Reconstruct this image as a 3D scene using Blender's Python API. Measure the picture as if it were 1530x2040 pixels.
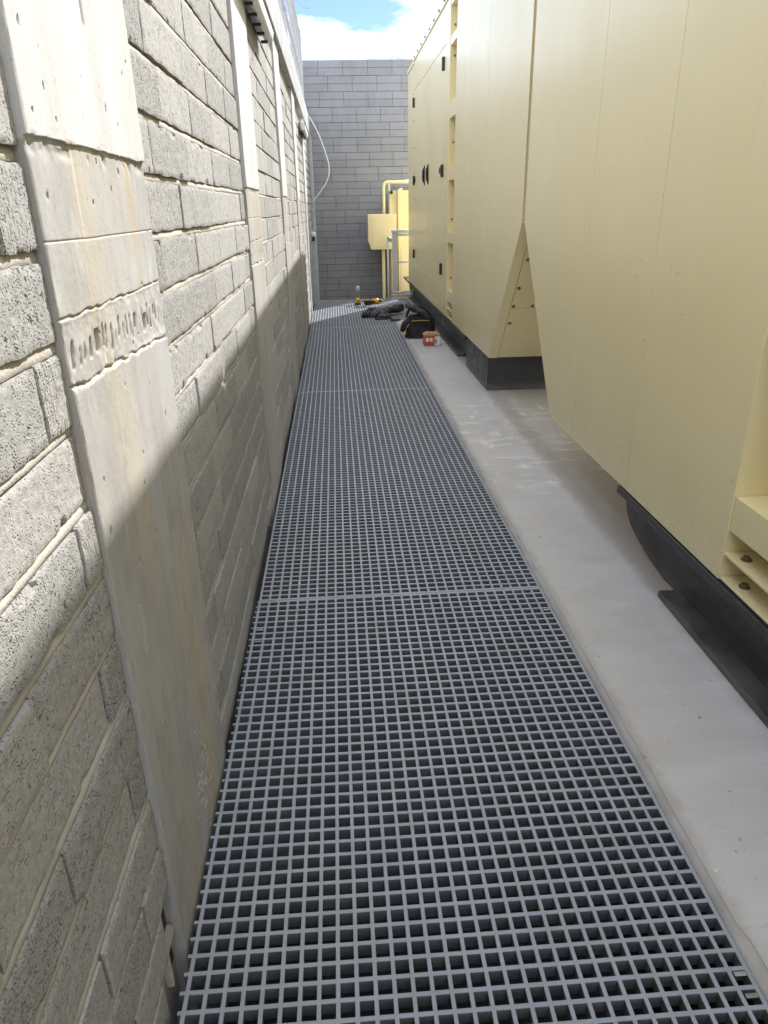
import bpy, bmesh, math, random
import numpy as np
from mathutils import Vector, Matrix
random.seed(7)
for o in list(bpy.data.objects): bpy.data.objects.remove(o)
SC = bpy.context.scene
COL = SC.collection

# ------------------------------------------------------------------ camera
CAM_H = 1.52
cam = bpy.data.cameras.new('camera'); cam.sensor_fit = 'HORIZONTAL'; cam.sensor_width = 36.0
cam.lens = 36.0 * 1388.4 / 1530.0; cam.clip_start = 0.02; cam.clip_end = 4000
camo = bpy.data.objects.new('camera', cam); COL.objects.link(camo)
_r = Vector((0.99761444, -0.06654083, -0.01837767)); _u = Vector((0.04347991, 0.39889626, 0.91596467)); _w = Vector((0.05361827, 0.91457864, -0.40083786))
M = Matrix.Identity(4)
for i in range(3):
    M[i][0] = _r[i]; M[i][1] = _u[i]; M[i][2] = -_w[i]
M[2][3] = CAM_H
camo.matrix_world = M
SC.camera = camo

# ------------------------------------------------------------------ sky, sun, exposure
SUN = Vector((1.0, 1.50, 1.50)).normalized()          # towards the sun
ELEV = math.asin(SUN.z); AZ = math.atan2(SUN.x, SUN.y)
world = bpy.data.worlds.new('World'); SC.world = world; world.use_nodes = True
nt = world.node_tree; nt.nodes.clear()
def wn(t, **k):
    n = nt.nodes.new(t)
    for a, b in k.items(): setattr(n, a, b)
    return n
sky = wn('ShaderNodeTexSky', sky_type='NISHITA', sun_disc=False, sun_elevation=ELEV, sun_rotation=AZ, air_density=0.6, dust_density=0.12, ozone_density=2.5)
tc = wn('ShaderNodeTexCoord'); sep = wn('ShaderNodeSeparateXYZ')
nt.links.new(tc.outputs['Generated'], sep.inputs[0])
def wmath(op, a, b):
    n = wn('ShaderNodeMath', operation=op)
    for i, v in enumerate((a, b)):
        if isinstance(v, (int, float)): n.inputs[i].default_value = v
        else: nt.links.new(v, n.inputs[i])
    return n.outputs[0]
zz = wmath('MAXIMUM', wmath('ADD', sep.outputs[2], 0.12), 0.02)
cmb = wn('ShaderNodeCombineXYZ')
nt.links.new(wmath('DIVIDE', sep.outputs[0], zz), cmb.inputs[0]); nt.links.new(wmath('DIVIDE', sep.outputs[1], zz), cmb.inputs[1])
cmb.inputs[2].default_value = 12.1
noi = wn('ShaderNodeTexNoise'); noi.inputs['Scale'].default_value = 1.25; noi.inputs['Detail'].default_value = 9; noi.inputs['Roughness'].default_value = 0.55
nt.links.new(cmb.outputs[0], noi.inputs['Vector'])
ramp = wn('ShaderNodeValToRGB'); ramp.color_ramp.elements[0].position = 0.40; ramp.color_ramp.elements[1].position = 0.66
nt.links.new(noi.outputs[0], ramp.inputs[0])
mixc = wn('ShaderNodeMix', data_type='RGBA'); nt.links.new(ramp.outputs[0], mixc.inputs[0]); nt.links.new(sky.outputs[0], mixc.inputs[6]); mixc.inputs[7].default_value = (18.8, 19.7, 21.6, 1)
bg = wn('ShaderNodeBackground'); bg.inputs['Strength'].default_value = 0.05
wo = wn('ShaderNodeOutputWorld'); nt.links.new(mixc.outputs[2], bg.inputs[0]); nt.links.new(bg.outputs[0], wo.inputs[0])
sl = bpy.data.lights.new('sun', 'SUN'); sl.energy = 2.0; sl.angle = math.radians(0.53); sl.color = (1.0, 0.975, 0.945)
so = bpy.data.objects.new('sun', sl); COL.objects.link(so); so.rotation_euler = SUN.to_track_quat('Z', 'Y').to_euler()
so.location = (6, 12, 10)
vs = SC.view_settings; vs.view_transform = 'Standard'; vs.look = 'None'; vs.gamma = 1.0; vs.exposure = 2.13
try: vs.use_curve_mapping = False
except Exception: pass
SC.cycles.max_bounces = 10; SC.cycles.diffuse_bounces = 6
SC.cycles.use_denoising = True

# ------------------------------------------------------------------ helpers
def sstep(a, b, x):
    t = np.clip((x - a) / (b - a), 0, 1); return t * t * (3 - 2 * t)
def _hash(ix, iy, seed):
    n = (ix * 374761393 + iy * 668265263 + seed * 1442695041) & 0xFFFFFFFF
    n = ((n ^ (n >> 13)) * 1274126177) & 0xFFFFFFFF
    return ((n ^ (n >> 16)) & 0xFFFF) / 65535.0
def vnoise(x, y, seed=0):
    x = np.asarray(x, float); y = np.asarray(y, float)
    ix = np.floor(x).astype(np.int64); iy = np.floor(y).astype(np.int64); fx = x - ix; fy = y - iy
    fx = fx * fx * (3 - 2 * fx); fy = fy * fy * (3 - 2 * fy)
    a = _hash(ix, iy, seed); b = _hash(ix + 1, iy, seed); c = _hash(ix, iy + 1, seed); d = _hash(ix + 1, iy + 1, seed)
    return (a * (1 - fx) + b * fx) * (1 - fy) + (c * (1 - fx) + d * fx) * fy
def fbm(x, y, seed=0, o=3):
    s = 0; a = 0.5
    for k in range(o): s = s + a * (vnoise(x * 2 ** k, y * 2 ** k, seed + k * 17) - 0.5) * 2; a *= 0.5
    return s

class MB:
    def __init__(s): s.v = []; s.f = []
    def add(s, v, f):
        n = len(s.v); s.v += [tuple(p) for p in v]; s.f += [tuple(i + n for i in q) for q in f]; return s
    def box(s, x0, x1, y0, y1, z0, z1):
        return s.add([(x0,y0,z0),(x1,y0,z0),(x1,y1,z0),(x0,y1,z0),(x0,y0,z1),(x1,y0,z1),(x1,y1,z1),(x0,y1,z1)],
                     [(0,3,2,1),(4,5,6,7),(0,1,5,4),(1,2,6,5),(2,3,7,6),(3,0,4,7)])
    def prism(s, poly, fn0, fn1):
        n = len(poly)
        return s.add([fn0(*p) for p in poly] + [fn1(*p) for p in poly],
                     [tuple(range(n)), tuple(range(2 * n - 1, n - 1, -1))] + [(i, (i + 1) % n, n + (i + 1) % n, n + i) for i in range(n)])
    def obox(s, c, ax, ay, az):
        c = Vector(c); V = []
        for k in (-1, 1):
            for (i, j) in ((-1,-1),(1,-1),(1,1),(-1,1)): V.append(c + ax * i + ay * j + az * k)
        return s.add(V, [(0,3,2,1),(4,5,6,7),(0,1,5,4),(1,2,6,5),(2,3,7,6),(3,0,4,7)])
    def tube(s, pts, rad, n=8, cap=True):
        pts = [Vector(p) for p in pts]; R = rad if isinstance(rad, (list, tuple)) else [rad] * len(pts)
        t0 = (pts[1] - pts[0]).normalized(); up = Vector((0, 0, 1)) if abs(t0.z) < 0.9 else Vector((1, 0, 0))
        a = t0.cross(up).normalized(); V = []; F = []
        for i, p in enumerate(pts):
            t = (pts[min(i + 1, len(pts) - 1)] - pts[max(i - 1, 0)]).normalized()
            a = (a - t * a.dot(t)).normalized(); b = t.cross(a)
            for k in range(n):
                q = 2 * math.pi * k / n; V.append(p + (a * math.cos(q) + b * math.sin(q)) * R[i])
        for i in range(len(pts) - 1):
            for k in range(n): F.append((i*n+k, i*n+(k+1)%n, (i+1)*n+(k+1)%n, (i+1)*n+k))
        if cap: F += [tuple(range(n - 1, -1, -1)), tuple(range((len(pts) - 1) * n, len(pts) * n))]
        return s.add(V, F)
    def build(s, name, mat, parent=None, bevel=0, smooth=False, seg=2):
        me = bpy.data.meshes.new(name); me.from_pydata(s.v, [], s.f)
        bm = bmesh.new(); bm.from_mesh(me); bmesh.ops.recalc_face_normals(bm, faces=bm.faces); bm.to_mesh(me); bm.free()
        return link(name, me, mat, parent, bevel, smooth, seg)
def link(name, me, mat, parent=None, bevel=0, smooth=False, seg=2):
    if mat is not None and not me.materials: me.materials.append(mat)
    o = bpy.data.objects.new(name, me); COL.objects.link(o)
    if parent: o.parent = parent
    if smooth: me.polygons.foreach_set('use_smooth', [True] * len(me.polygons))
    if bevel:
        m = o.modifiers.new('bevel', 'BEVEL'); m.width = bevel; m.segments = seg; m.limit_method = 'ANGLE'; m.angle_limit = math.radians(40)
        if not smooth:
            me.polygons.foreach_set('use_smooth', [True] * len(me.polygons)); 
            w = o.modifiers.new('wn', 'WEIGHTED_NORMAL'); w.keep_sharp = True
    return o
def grid_mesh(name, P, mat=None, smooth=True):
    n, m = P.shape[:2]; me = bpy.data.meshes.new(name)
    idx = np.arange(n * m).reshape(n, m)
    f = np.stack([idx[:-1, :-1], idx[1:, :-1], idx[1:, 1:], idx[:-1, 1:]], -1).reshape(-1, 4)
    me.vertices.add(n * m); me.vertices.foreach_set('co', P.reshape(-1))
    me.loops.add(f.size); me.loops.foreach_set('vertex_index', f.reshape(-1))
    me.polygons.add(len(f)); me.polygons.foreach_set('loop_start', np.arange(0, f.size, 4)); me.polygons.foreach_set('loop_total', np.full(len(f), 4))
    me.polygons.foreach_set('use_smooth', np.full(len(f), smooth))
    me.update(calc_edges=True); me.validate()
    if mat: me.materials.append(mat)
    return me
def thing(name, label, cat, loc=(0, 0, 0), group=None):
    o = bpy.data.objects.new(name, None); COL.objects.link(o); o.location = loc; o.empty_display_size = 0.1
    return tag(o, label, cat, group)
def tag(o, label, cat, group=None):
    o['label'] = label; o['category'] = cat
    if group: o['group'] = group
    return o
def struct(o): o['kind'] = 'structure'; return o

# ------------------------------------------------------------------ materials
class Mat:
    def __init__(s, name, rough=0.8, spec=0.5):
        s.m = bpy.data.materials.new(name); s.m.use_nodes = True; s.t = s.m.node_tree; s.b = s.t.nodes['Principled BSDF']
        s.b.inputs['Roughness'].default_value = rough; s.b.inputs['Specular IOR Level'].default_value = spec
        s.geo = s.t.nodes.new('ShaderNodeNewGeometry'); s.pos = s.geo.outputs['Position']; s.hb = None
    def lk(s, a, b): s.t.links.new(a, b)
    def setin(s, sock, v):
        if isinstance(v, bpy.types.NodeSocket): s.lk(v, sock)
        elif isinstance(v, (tuple, list)): sock.default_value = tuple(v) + ((1,) if len(v) == 3 and sock.type == 'RGBA' else ())
        else: sock.default_value = v
    def mapv(s, sc, loc=(0, 0, 0), src=None, rot=(0, 0, 0)):
        n = s.t.nodes.new('ShaderNodeMapping'); n.inputs['Scale'].default_value = sc if isinstance(sc, tuple) else (sc,) * 3
        n.inputs['Location'].default_value = loc; n.inputs['Rotation'].default_value = rot; s.lk(src or s.pos, n.inputs[0]); return n.outputs[0]
    def objc(s):
        return s.t.nodes.new('ShaderNodeTexCoord').outputs['Object']
    def rnd(s):
        return s.t.nodes.new('ShaderNodeObjectInfo').outputs['Random']
    def noise(s, vec, scale=1, detail=4, rough=0.55):
        n = s.t.nodes.new('ShaderNodeTexNoise'); n.inputs['Scale'].default_value = scale; n.inputs['Detail'].default_value = detail; n.inputs['Roughness'].default_value = rough
        s.lk(vec, n.inputs['Vector']); return n.outputs[0]
    def voro(s, vec, scale=1, feature='F1', smooth=None):
        n = s.t.nodes.new('ShaderNodeTexVoronoi'); n.feature = feature; n.inputs['Scale'].default_value = scale; s.lk(vec, n.inputs['Vector']); return n.outputs['Distance']
    def ramp(s, v, a, b, ca=0.0, cb=1.0):
        n = s.t.nodes.new('ShaderNodeMapRange'); n.interpolation_type = 'SMOOTHSTEP'; s.lk(v, n.inputs[0])
        for i, q in enumerate((a, b, ca, cb)): n.inputs[i + 1].default_value = q
        return n.outputs[0]
    def math(s, op, a, b=0.0):
        n = s.t.nodes.new('ShaderNodeMath'); n.operation = op; s.setin(n.inputs[0], a); s.setin(n.inputs[1], b); return n.outputs[0]
    def mix(s, f, a, b, blend='MIX'):
        n = s.t.nodes.new('ShaderNodeMix'); n.data_type = 'RGBA'; n.blend_type = blend
        s.setin(n.inputs[0], f); s.setin(n.inputs[6], a); s.setin(n.inputs[7], b); return n.outputs[2]
    def xyz(s, src=None):
        n = s.t.nodes.new('ShaderNodeSeparateXYZ'); s.lk(src or s.pos, n.inputs[0]); return n.outputs
    def bump(s, h, strength=0.5, dist=0.005):
        n = s.t.nodes.new('ShaderNodeBump'); n.inputs['Strength'].default_value = strength; n.inputs['Distance'].default_value = dist
        s.lk(h, n.inputs['Height'])
        if s.hb: s.lk(s.hb, n.inputs['Normal'])
        s.hb = n.outputs[0]; s.lk(s.hb, s.b.inputs['Normal'])
    def col(s, v): s.setin(s.b.inputs['Base Color'], v)
    def rough(s, v): s.setin(s.b.inputs['Roughness'], v)

def mat_plain(name, c, rough=0.6, metal=0.0, var=0.12, scale=14, spec=0.5, bump=0.0):
    k = Mat(name, rough, spec); k.b.inputs['Metallic'].default_value = metal
    n = k.noise(k.mapv(scale), 1, 5)
    k.col(k.mix(k.ramp(n, 0.3, 0.7), tuple(x * (1 - var) for x in c), tuple(min(1, x * (1 + var)) for x in c)))
    k.rough(k.ramp(n, 0.25, 0.75, rough * 0.85, min(1, rough * 1.15)))
    if bump: k.bump(n, bump, 0.003)
    return k.m

def mat_block(name, base, dark, coarse=True, tint=(0.39, 0.368, 0.335)):
    k = Mat(name, 0.93, 0.2); r = k.rnd()
    big = k.noise(k.mapv(2.3), 1, 4); n2 = k.noise(k.mapv(24), 1, 3); grain = k.noise(k.mapv(330), 1, 2, 0.6); mid = k.noise(k.mapv(95), 1, 3, 0.6)
    vor = k.voro(k.mapv(215 if coarse else 90), 1)
    cf = k.math('ADD', k.math('MULTIPLY', r, 0.8), k.ramp(k.noise(k.mapv(8), 1, 2), 0.35, 0.65, -0.15, 0.35))
    pm = k.ramp(k.math('ADD', k.noise(k.mapv(52), 1, 3, 0.7), k.math('MULTIPLY', cf, 0.16)), 0.53, 0.66)
    pore = k.math('MULTIPLY', k.ramp(vor, 0.46, 0.20), pm)
    hole = k.math('MULTIPLY', k.ramp(k.noise(k.mapv(64, (5, 5, 5)), 1, 1), 0.70, 0.76), k.ramp(cf, 0.2, 0.7, 0.2, 1.0))
    c = k.mix(k.ramp(big, 0.3, 0.7), base, tint)
    c = k.mix(k.ramp(r, 0.0, 1.0, 0.0, 0.8 if coarse else 0.5), c, tuple(x * (0.70, 0.69, 0.68)[i] if coarse else x * 0.72 for i, x in enumerate(base)))
    c = k.mix(k.ramp(grain, 0.35, 0.7, 0.0, 0.55), c, tuple(min(1, x * 1.45) for x in base))
    c = k.mix(k.ramp(mid, 0.38, 0.62, 0.35, 0.0), c, tuple(x * 0.6 for x in base))
    if not coarse:
        c = k.mix(k.ramp(k.noise(k.mapv((3, 3, 0.8), (7, 7, 7)), 1, 5), 0.52, 0.75, 0, 0.28), c, tuple(x * 0.6 for x in base))
        c = k.mix(k.ramp(n2, 0.62, 0.78, 0.0, 0.2), c, tuple(x * 1.3 for x in base))
    c = k.mix(k.math('MULTIPLY', pore, 0.62 if coarse else 0.3), c, dark)
    c = k.mix(k.math('MULTIPLY', hole, 0.75 if coarse else 0.35), c, tuple(x * 0.6 for x in dark))
    k.col(c)
    h = k.math('ADD', k.math('MULTIPLY', grain, 0.35), k.math('MULTIPLY', mid, 0.6))
    h = k.math('SUBTRACT', h, k.math('MULTIPLY', pore, 0.8)); h = k.math('SUBTRACT', h, k.math('MULTIPLY', hole, 1.3))
    k.bump(h, 0.8 if coarse else 0.4, 0.003)
    return k.m
M_BLOCK = mat_block('weathered concrete block', (0.385, 0.38, 0.368), (0.10, 0.093, 0.085))
M_BLOCK2 = mat_block('grey concrete block', (0.295, 0.30, 0.315), (0.15, 0.15, 0.15), False, (0.255, 0.26, 0.275))

def mat_mortar(name, c):
    k = Mat(name, 0.9, 0.25); n = k.noise(k.mapv(9), 1, 5); g = k.noise(k.mapv(150), 1, 3)
    q = k.mix(k.ramp(n, 0.3, 0.7), c, tuple(x * 0.8 for x in c)); q = k.mix(k.ramp(g, 0.62, 0.75, 0, 0.4), q, tuple(x * 0.45 for x in c))
    k.col(q); k.bump(g, 0.5, 0.003); return k.m
M_MORTAR = mat_mortar('cream mortar', (0.51, 0.475, 0.42)); M_LIP = mat_mortar('grey cement lip', (0.42, 0.40, 0.38)); M_MORTAR2 = mat_mortar('grey mortar', (0.115, 0.115, 0.122))

def mat_pillar():
    k = Mat('cast concrete pillar', 0.87, 0.25); x = k.xyz()
    edge = k.math('ADD', x[2], k.math('MULTIPLY', k.noise(k.mapv(11), 1, 3), 0.05))
    up = k.ramp(edge, 1.638, 1.646)
    cloud = k.noise(k.mapv((6, 6, 2.2)), 1, 6, 0.62); st = k.noise(k.mapv((4, 6.5, 0.75)), 1, 5, 0.6); st2 = k.noise(k.mapv((60, 95, 5), (3, 1, 5)), 1, 5, 0.65); spot = k.noise(k.mapv(85), 1, 3); fine = k.noise(k.mapv(300), 1, 2)
    white = k.mix(k.ramp(cloud, 0.35, 0.68), (0.59, 0.585, 0.575), (0.50, 0.495, 0.482)); white = k.mix(k.ramp(st2, 0.58, 0.75, 0, 0.3), white, (0.44, 0.42, 0.40))
    lo = k.mix(k.ramp(cloud, 0.32, 0.66), (0.43, 0.425, 0.412), (0.345, 0.33, 0.312))
    lo = k.mix(k.ramp(st, 0.49, 0.66, 0, 0.6), lo, (0.49, 0.415, 0.295))
    lo = k.mix(k.ramp(k.noise(k.mapv((7, 13, 1.1), (9, 2, 1)), 1, 5), 0.58, 0.74, 0, 0.55), lo, (0.47, 0.345, 0.17))
    lo = k.mix(k.ramp(k.noise(k.mapv((16, 16, 9), (8, 1, 3)), 1, 6, 0.7), 0.50, 0.68, 0, 0.5), lo, (0.31, 0.285, 0.26))
    lo = k.mix(k.ramp(k.noise(k.mapv((12, 12, 6), (2, 9, 5)), 1, 6, 0.7), 0.56, 0.70, 0, 0.45), lo, (0.58, 0.565, 0.54))
    lo = k.mix(k.ramp(st2, 0.58, 0.74, 0, 0.45), lo, (0.60, 0.57, 0.53))
    lo = k.mix(k.ramp(k.noise(k.mapv((25, 40, 3), (1, 7, 2)), 1, 4), 0.58, 0.74, 0, 0.3), lo, (0.31, 0.275, 0.24))
    drip = k.noise(k.mapv((30, 34, 1.6), (4, 4, 4)), 1, 2, 0.4)
    lo = k.mix(k.math('MULTIPLY', k.ramp(drip, 0.70, 0.74), k.ramp(x[2], 0.9, 1.4, 0.15, 0.8)), lo, (0.68, 0.65, 0.60))
    scr = k.noise(k.mapv((30, 18, 60), (2, 2, 2), rot=(0.75, 0, 0)), 1, 2, 0.4)
    lo = k.mix(k.math('MULTIPLY', k.ramp(scr, 0.72, 0.75), k.ramp(x[2], 1.0, 0.6, 0, 0.55)), lo, (0.60, 0.57, 0.53))
    c = k.mix(up, lo, white)
    c = k.mix(k.ramp(spot, 0.67, 0.74, 0, 0.5), c, (0.17, 0.15, 0.13))
    c = k.mix(k.ramp(fine, 0.35, 0.65, 0.12, 0.0), c, (0.25, 0.23, 0.2))
    k.col(c)
    k.bump(k.math('ADD', k.math('MULTIPLY', st2, 0.35), k.math('ADD', k.math('MULTIPLY', spot, 0.3), k.math('MULTIPLY', fine, 0.25))), 0.35, 0.003)
    return k.m
M_PILLAR = mat_pillar()

def mat_floor():
    k = Mat('floated concrete floor', 0.45, 0.4); n = k.noise(k.mapv(1.4), 1, 5); m = k.noise(k.mapv((3, 9, 1), (2, 5, 0)), 1, 6, 0.6); f = k.noise(k.mapv(160), 1, 2); x = k.xyz()
    c = k.mix(k.ramp(n, 0.3, 0.7), (0.53, 0.515, 0.50), (0.475, 0.455, 0.43))
    c = k.mix(k.ramp(m, 0.35, 0.72, 0, 0.5), c, (0.58, 0.565, 0.545))
    c = k.mix(k.ramp(k.noise(k.mapv(7, (5, 1, 0)), 1, 6, 0.65), 0.52, 0.75, 0, 0.3), c, (0.41, 0.375, 0.335))
    trow = k.noise(k.mapv((2.5, 26, 1), (1, 1, 0), rot=(0, 0, 0.5)), 1, 4, 0.6); c = k.mix(k.ramp(trow, 0.55, 0.72, 0, 0.22), c, (0.60, 0.59, 0.575))
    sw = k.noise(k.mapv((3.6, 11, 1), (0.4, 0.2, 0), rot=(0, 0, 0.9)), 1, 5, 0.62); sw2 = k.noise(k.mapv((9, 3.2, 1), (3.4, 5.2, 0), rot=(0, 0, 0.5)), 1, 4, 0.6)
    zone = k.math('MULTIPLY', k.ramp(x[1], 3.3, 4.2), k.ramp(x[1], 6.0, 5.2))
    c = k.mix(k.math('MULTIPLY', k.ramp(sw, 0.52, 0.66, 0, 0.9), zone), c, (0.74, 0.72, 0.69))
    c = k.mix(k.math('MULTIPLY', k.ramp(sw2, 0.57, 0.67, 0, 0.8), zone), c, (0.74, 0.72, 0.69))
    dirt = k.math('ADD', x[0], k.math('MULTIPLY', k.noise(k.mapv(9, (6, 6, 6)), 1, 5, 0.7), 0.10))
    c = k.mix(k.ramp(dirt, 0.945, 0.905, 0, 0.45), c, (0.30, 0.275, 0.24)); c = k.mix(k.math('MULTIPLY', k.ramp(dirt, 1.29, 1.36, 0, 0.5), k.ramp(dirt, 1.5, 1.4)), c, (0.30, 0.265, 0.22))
    c = k.mix(k.ramp(k.noise(k.mapv(33, (4, 4, 1)), 1, 2), 0.70, 0.75, 0, 0.7), c, (0.20, 0.18, 0.16))
    c = k.mix(k.ramp(k.noise(k.mapv(110, (8, 4, 1)), 1, 1), 0.74, 0.78, 0, 0.8), c, (0.14, 0.13, 0.12))
    c = k.mix(k.ramp(k.noise(k.mapv(45, (1, 8, 1)), 1, 1), 0.755, 0.775, 0, 0.8), c, (0.70, 0.69, 0.66))
    v = k.t.nodes.new('ShaderNodeTexVoronoi'); v.feature = 'DISTANCE_TO_EDGE'; v.inputs['Scale'].default_value = 0.55
    wv = k.t.nodes.new('ShaderNodeVectorMath'); wv.operation = 'ADD'; nn = k.t.nodes.new('ShaderNodeTexNoise'); nn.inputs['Scale'].default_value = 3.0; nn.inputs['Detail'].default_value = 6
    k.lk(k.pos, nn.inputs['Vector']); sc_ = k.t.nodes.new('ShaderNodeVectorMath'); sc_.operation = 'SCALE'; sc_.inputs['Scale'].default_value = 0.35; k.lk(nn.outputs['Color'], sc_.inputs[0])
    k.lk(k.pos, wv.inputs[0]); k.lk(sc_.outputs[0], wv.inputs[1]); k.lk(wv.outputs[0], v.inputs['Vector'])
    crack = k.ramp(v.outputs['Distance'], 0.0035, 0.0012)
    crack = k.math('MULTIPLY', crack, k.ramp(k.noise(k.mapv(0.9, (3, 3, 3)), 1, 2), 0.5, 0.56))
    c = k.mix(k.math('MULTIPLY', crack, 0.12), c, (0.15, 0.14, 0.125))
    k.col(c); k.rough(k.ramp(m, 0.3, 0.7, 0.36, 0.62)); k.bump(k.math('SUBTRACT', k.math('ADD', k.math('MULTIPLY', n, 0.6), k.math('MULTIPLY', f, 0.14)), k.math('MULTIPLY', crack, 0.05)), 0.25, 0.006)
    return k.m
M_FLOOR = mat_floor()

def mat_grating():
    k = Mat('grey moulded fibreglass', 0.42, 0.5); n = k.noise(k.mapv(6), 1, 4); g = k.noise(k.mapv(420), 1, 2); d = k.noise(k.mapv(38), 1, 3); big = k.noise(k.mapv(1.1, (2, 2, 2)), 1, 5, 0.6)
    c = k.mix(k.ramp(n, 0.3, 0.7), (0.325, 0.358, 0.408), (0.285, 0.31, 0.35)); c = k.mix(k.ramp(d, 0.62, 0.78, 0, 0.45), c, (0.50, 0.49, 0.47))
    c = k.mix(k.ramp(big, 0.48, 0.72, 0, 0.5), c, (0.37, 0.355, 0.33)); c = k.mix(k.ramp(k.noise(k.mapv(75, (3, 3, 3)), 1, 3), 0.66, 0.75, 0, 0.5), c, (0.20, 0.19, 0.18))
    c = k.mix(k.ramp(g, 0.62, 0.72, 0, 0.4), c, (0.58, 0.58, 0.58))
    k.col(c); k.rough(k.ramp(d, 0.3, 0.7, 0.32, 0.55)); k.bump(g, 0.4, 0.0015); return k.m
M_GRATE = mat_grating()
M_GRATE_SHADE = mat_plain('shaded grating side', (0.15, 0.155, 0.165), 0.5, var=0.15)  # same fibreglass, darkened in colour to paint the shade inside the cells

def mat_paint():
    k = Mat('cream enamel paint', 0.38, 0.5); n = k.noise(k.mapv(1.3), 1, 4); op = k.noise(k.mapv(55), 1, 3); fine = k.noise(k.mapv(420), 1, 2)
    c = k.mix(k.ramp(n, 0.25, 0.75), (0.78, 0.68, 0.385), (0.75, 0.65, 0.36))
    run = k.noise(k.mapv((22, 22, 0.9)), 1, 5, 0.6); dust = k.noise(k.mapv((2.2, 2.2, 1.2), (4, 4, 4)), 1, 6, 0.62); x = k.xyz()
    c = k.mix(k.ramp(run, 0.55, 0.78, 0, 0.2), c, (0.60, 0.52, 0.32))
    c = k.mix(k.ramp(dust, 0.45, 0.75, 0, 0.2), c, (0.72, 0.65, 0.46))
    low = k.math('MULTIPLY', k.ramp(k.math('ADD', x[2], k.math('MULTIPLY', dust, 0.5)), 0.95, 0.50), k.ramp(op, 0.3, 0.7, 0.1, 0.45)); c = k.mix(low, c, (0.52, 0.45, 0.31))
    sc = k.noise(k.mapv((60, 9, 45), (1, 2, 3), rot=(0.6, 0, 0)), 1, 2, 0.4); c = k.mix(k.math('MULTIPLY', k.ramp(sc, 0.745, 0.77, 0, 0.5), k.ramp(x[2], 2.4, 1.0)), c, (0.42, 0.36, 0.24))
    k.col(c); k.rough(k.math('ADD', k.ramp(op, 0.3, 0.7, 0.30, 0.42), k.ramp(dust, 0.4, 0.7, 0, 0.14))); k.bump(k.math('ADD', op, k.math('MULTIPLY', fine, 0.4)), 0.06, 0.0025)
    k.bump(k.noise(k.mapv((2.4, 2.4, 1.5), (3, 3, 3)), 1, 2), 0.2, 0.025)
    k.b.inputs['Coat Weight'].default_value = 0.5; k.b.inputs['Coat Roughness'].default_value = 0.26
    return k.m
M_PAINT = mat_paint()
def mat_skid():
    k = Mat('charcoal satin paint', 0.4, 0.5); n = k.noise(k.mapv(4), 1, 5); d = k.noise(k.mapv((7, 7, 11), (2, 2, 2)), 1, 6, 0.65); x = k.xyz()
    c = k.mix(k.ramp(n, 0.3, 0.7), (0.036, 0.037, 0.042), (0.028, 0.028, 0.031))
    c = k.mix(k.ramp(d, 0.48, 0.75, 0, 0.5), c, (0.10, 0.09, 0.078)); c = k.mix(k.math('MULTIPLY', k.ramp(x[2], 0.09, 0.0), k.ramp(d, 0.35, 0.6, 0.1, 0.6)), c, (0.17, 0.155, 0.135))
    c = k.mix(k.ramp(k.noise(k.mapv(48, (5, 5, 5)), 1, 2), 0.73, 0.77, 0, 0.8), c, (0.16, 0.085, 0.045))
    k.col(c); k.rough(k.ramp(d, 0.3, 0.7, 0.32, 0.6)); k.bump(d, 0.15, 0.003); return k.m
M_SKID = mat_skid()
M_BLACK = mat_plain('black plastic', (0.014, 0.014, 0.015), 0.4)
M_ZINC = mat_plain('dull zinc steel', (0.42, 0.42, 0.42), 0.42, 0.9, 0.2, 30)
M_BOLT = mat_plain('oxidised bolt', (0.20, 0.17, 0.13), 0.5, 0.7, 0.3, 120)
M_WHITE = mat_plain('white plastic', (0.74, 0.75, 0.77), 0.4, var=0.04)
M_GREYPVC = mat_plain('light grey steel paint', (0.40, 0.42, 0.43), 0.45, var=0.08)
M_BEAM = mat_plain('smooth concrete beam', (0.34, 0.34, 0.335), 0.85, var=0.2, scale=5, bump=0.3)
M_VOID = mat_plain('dark void concrete', (0.03, 0.03, 0.03), 0.8, var=0.4, scale=4, bump=0.3)  # one even near-black tone, for the trench and the wall pocket
M_GROUND = mat_plain('compacted earth', (0.20, 0.17, 0.13), 0.95, var=0.25, scale=1.5, bump=0.4)
M_WIRE = mat_plain('galvanised wire', (0.45, 0.45, 0.45), 0.6, 0.0)
M_STEELW = mat_plain('off white steel paint', (0.50, 0.49, 0.47), 0.5, var=0.06)
M_FABRIC = mat_plain('black canvas', (0.020, 0.018, 0.020), 0.85, var=0.4, scale=60, bump=0.5)
M_FABRIC2 = mat_plain('charcoal nylon flap', (0.045, 0.042, 0.046), 0.7, var=0.3, scale=30, bump=0.4)
M_YELLOW = mat_plain('tool yellow', (0.75, 0.42, 0.02), 0.4, var=0.08)
M_PIPING = mat_plain('dull yellow piping', (0.45, 0.36, 0.03), 0.6)
M_ORANGE = mat_plain('orange red card', (0.48, 0.075, 0.025), 0.6, var=0.1)
M_CARD = mat_plain('brown cardboard', (0.42, 0.25, 0.14), 0.8, var=0.1)
M_CLOTH1 = mat_plain('dusty grey cloth', (0.10, 0.095, 0.10), 0.9, var=0.5, scale=22, bump=0.6)
M_CLOTH2 = mat_plain('brown leather', (0.055, 0.032, 0.028), 0.7, var=0.5, scale=25, bump=0.5)
M_RUBBER = mat_plain('black rubber', (0.012, 0.012, 0.013), 0.6)
M_WOOD = mat_plain('raw timber edge', (0.45, 0.31, 0.16), 0.75, var=0.2, scale=10)

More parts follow.
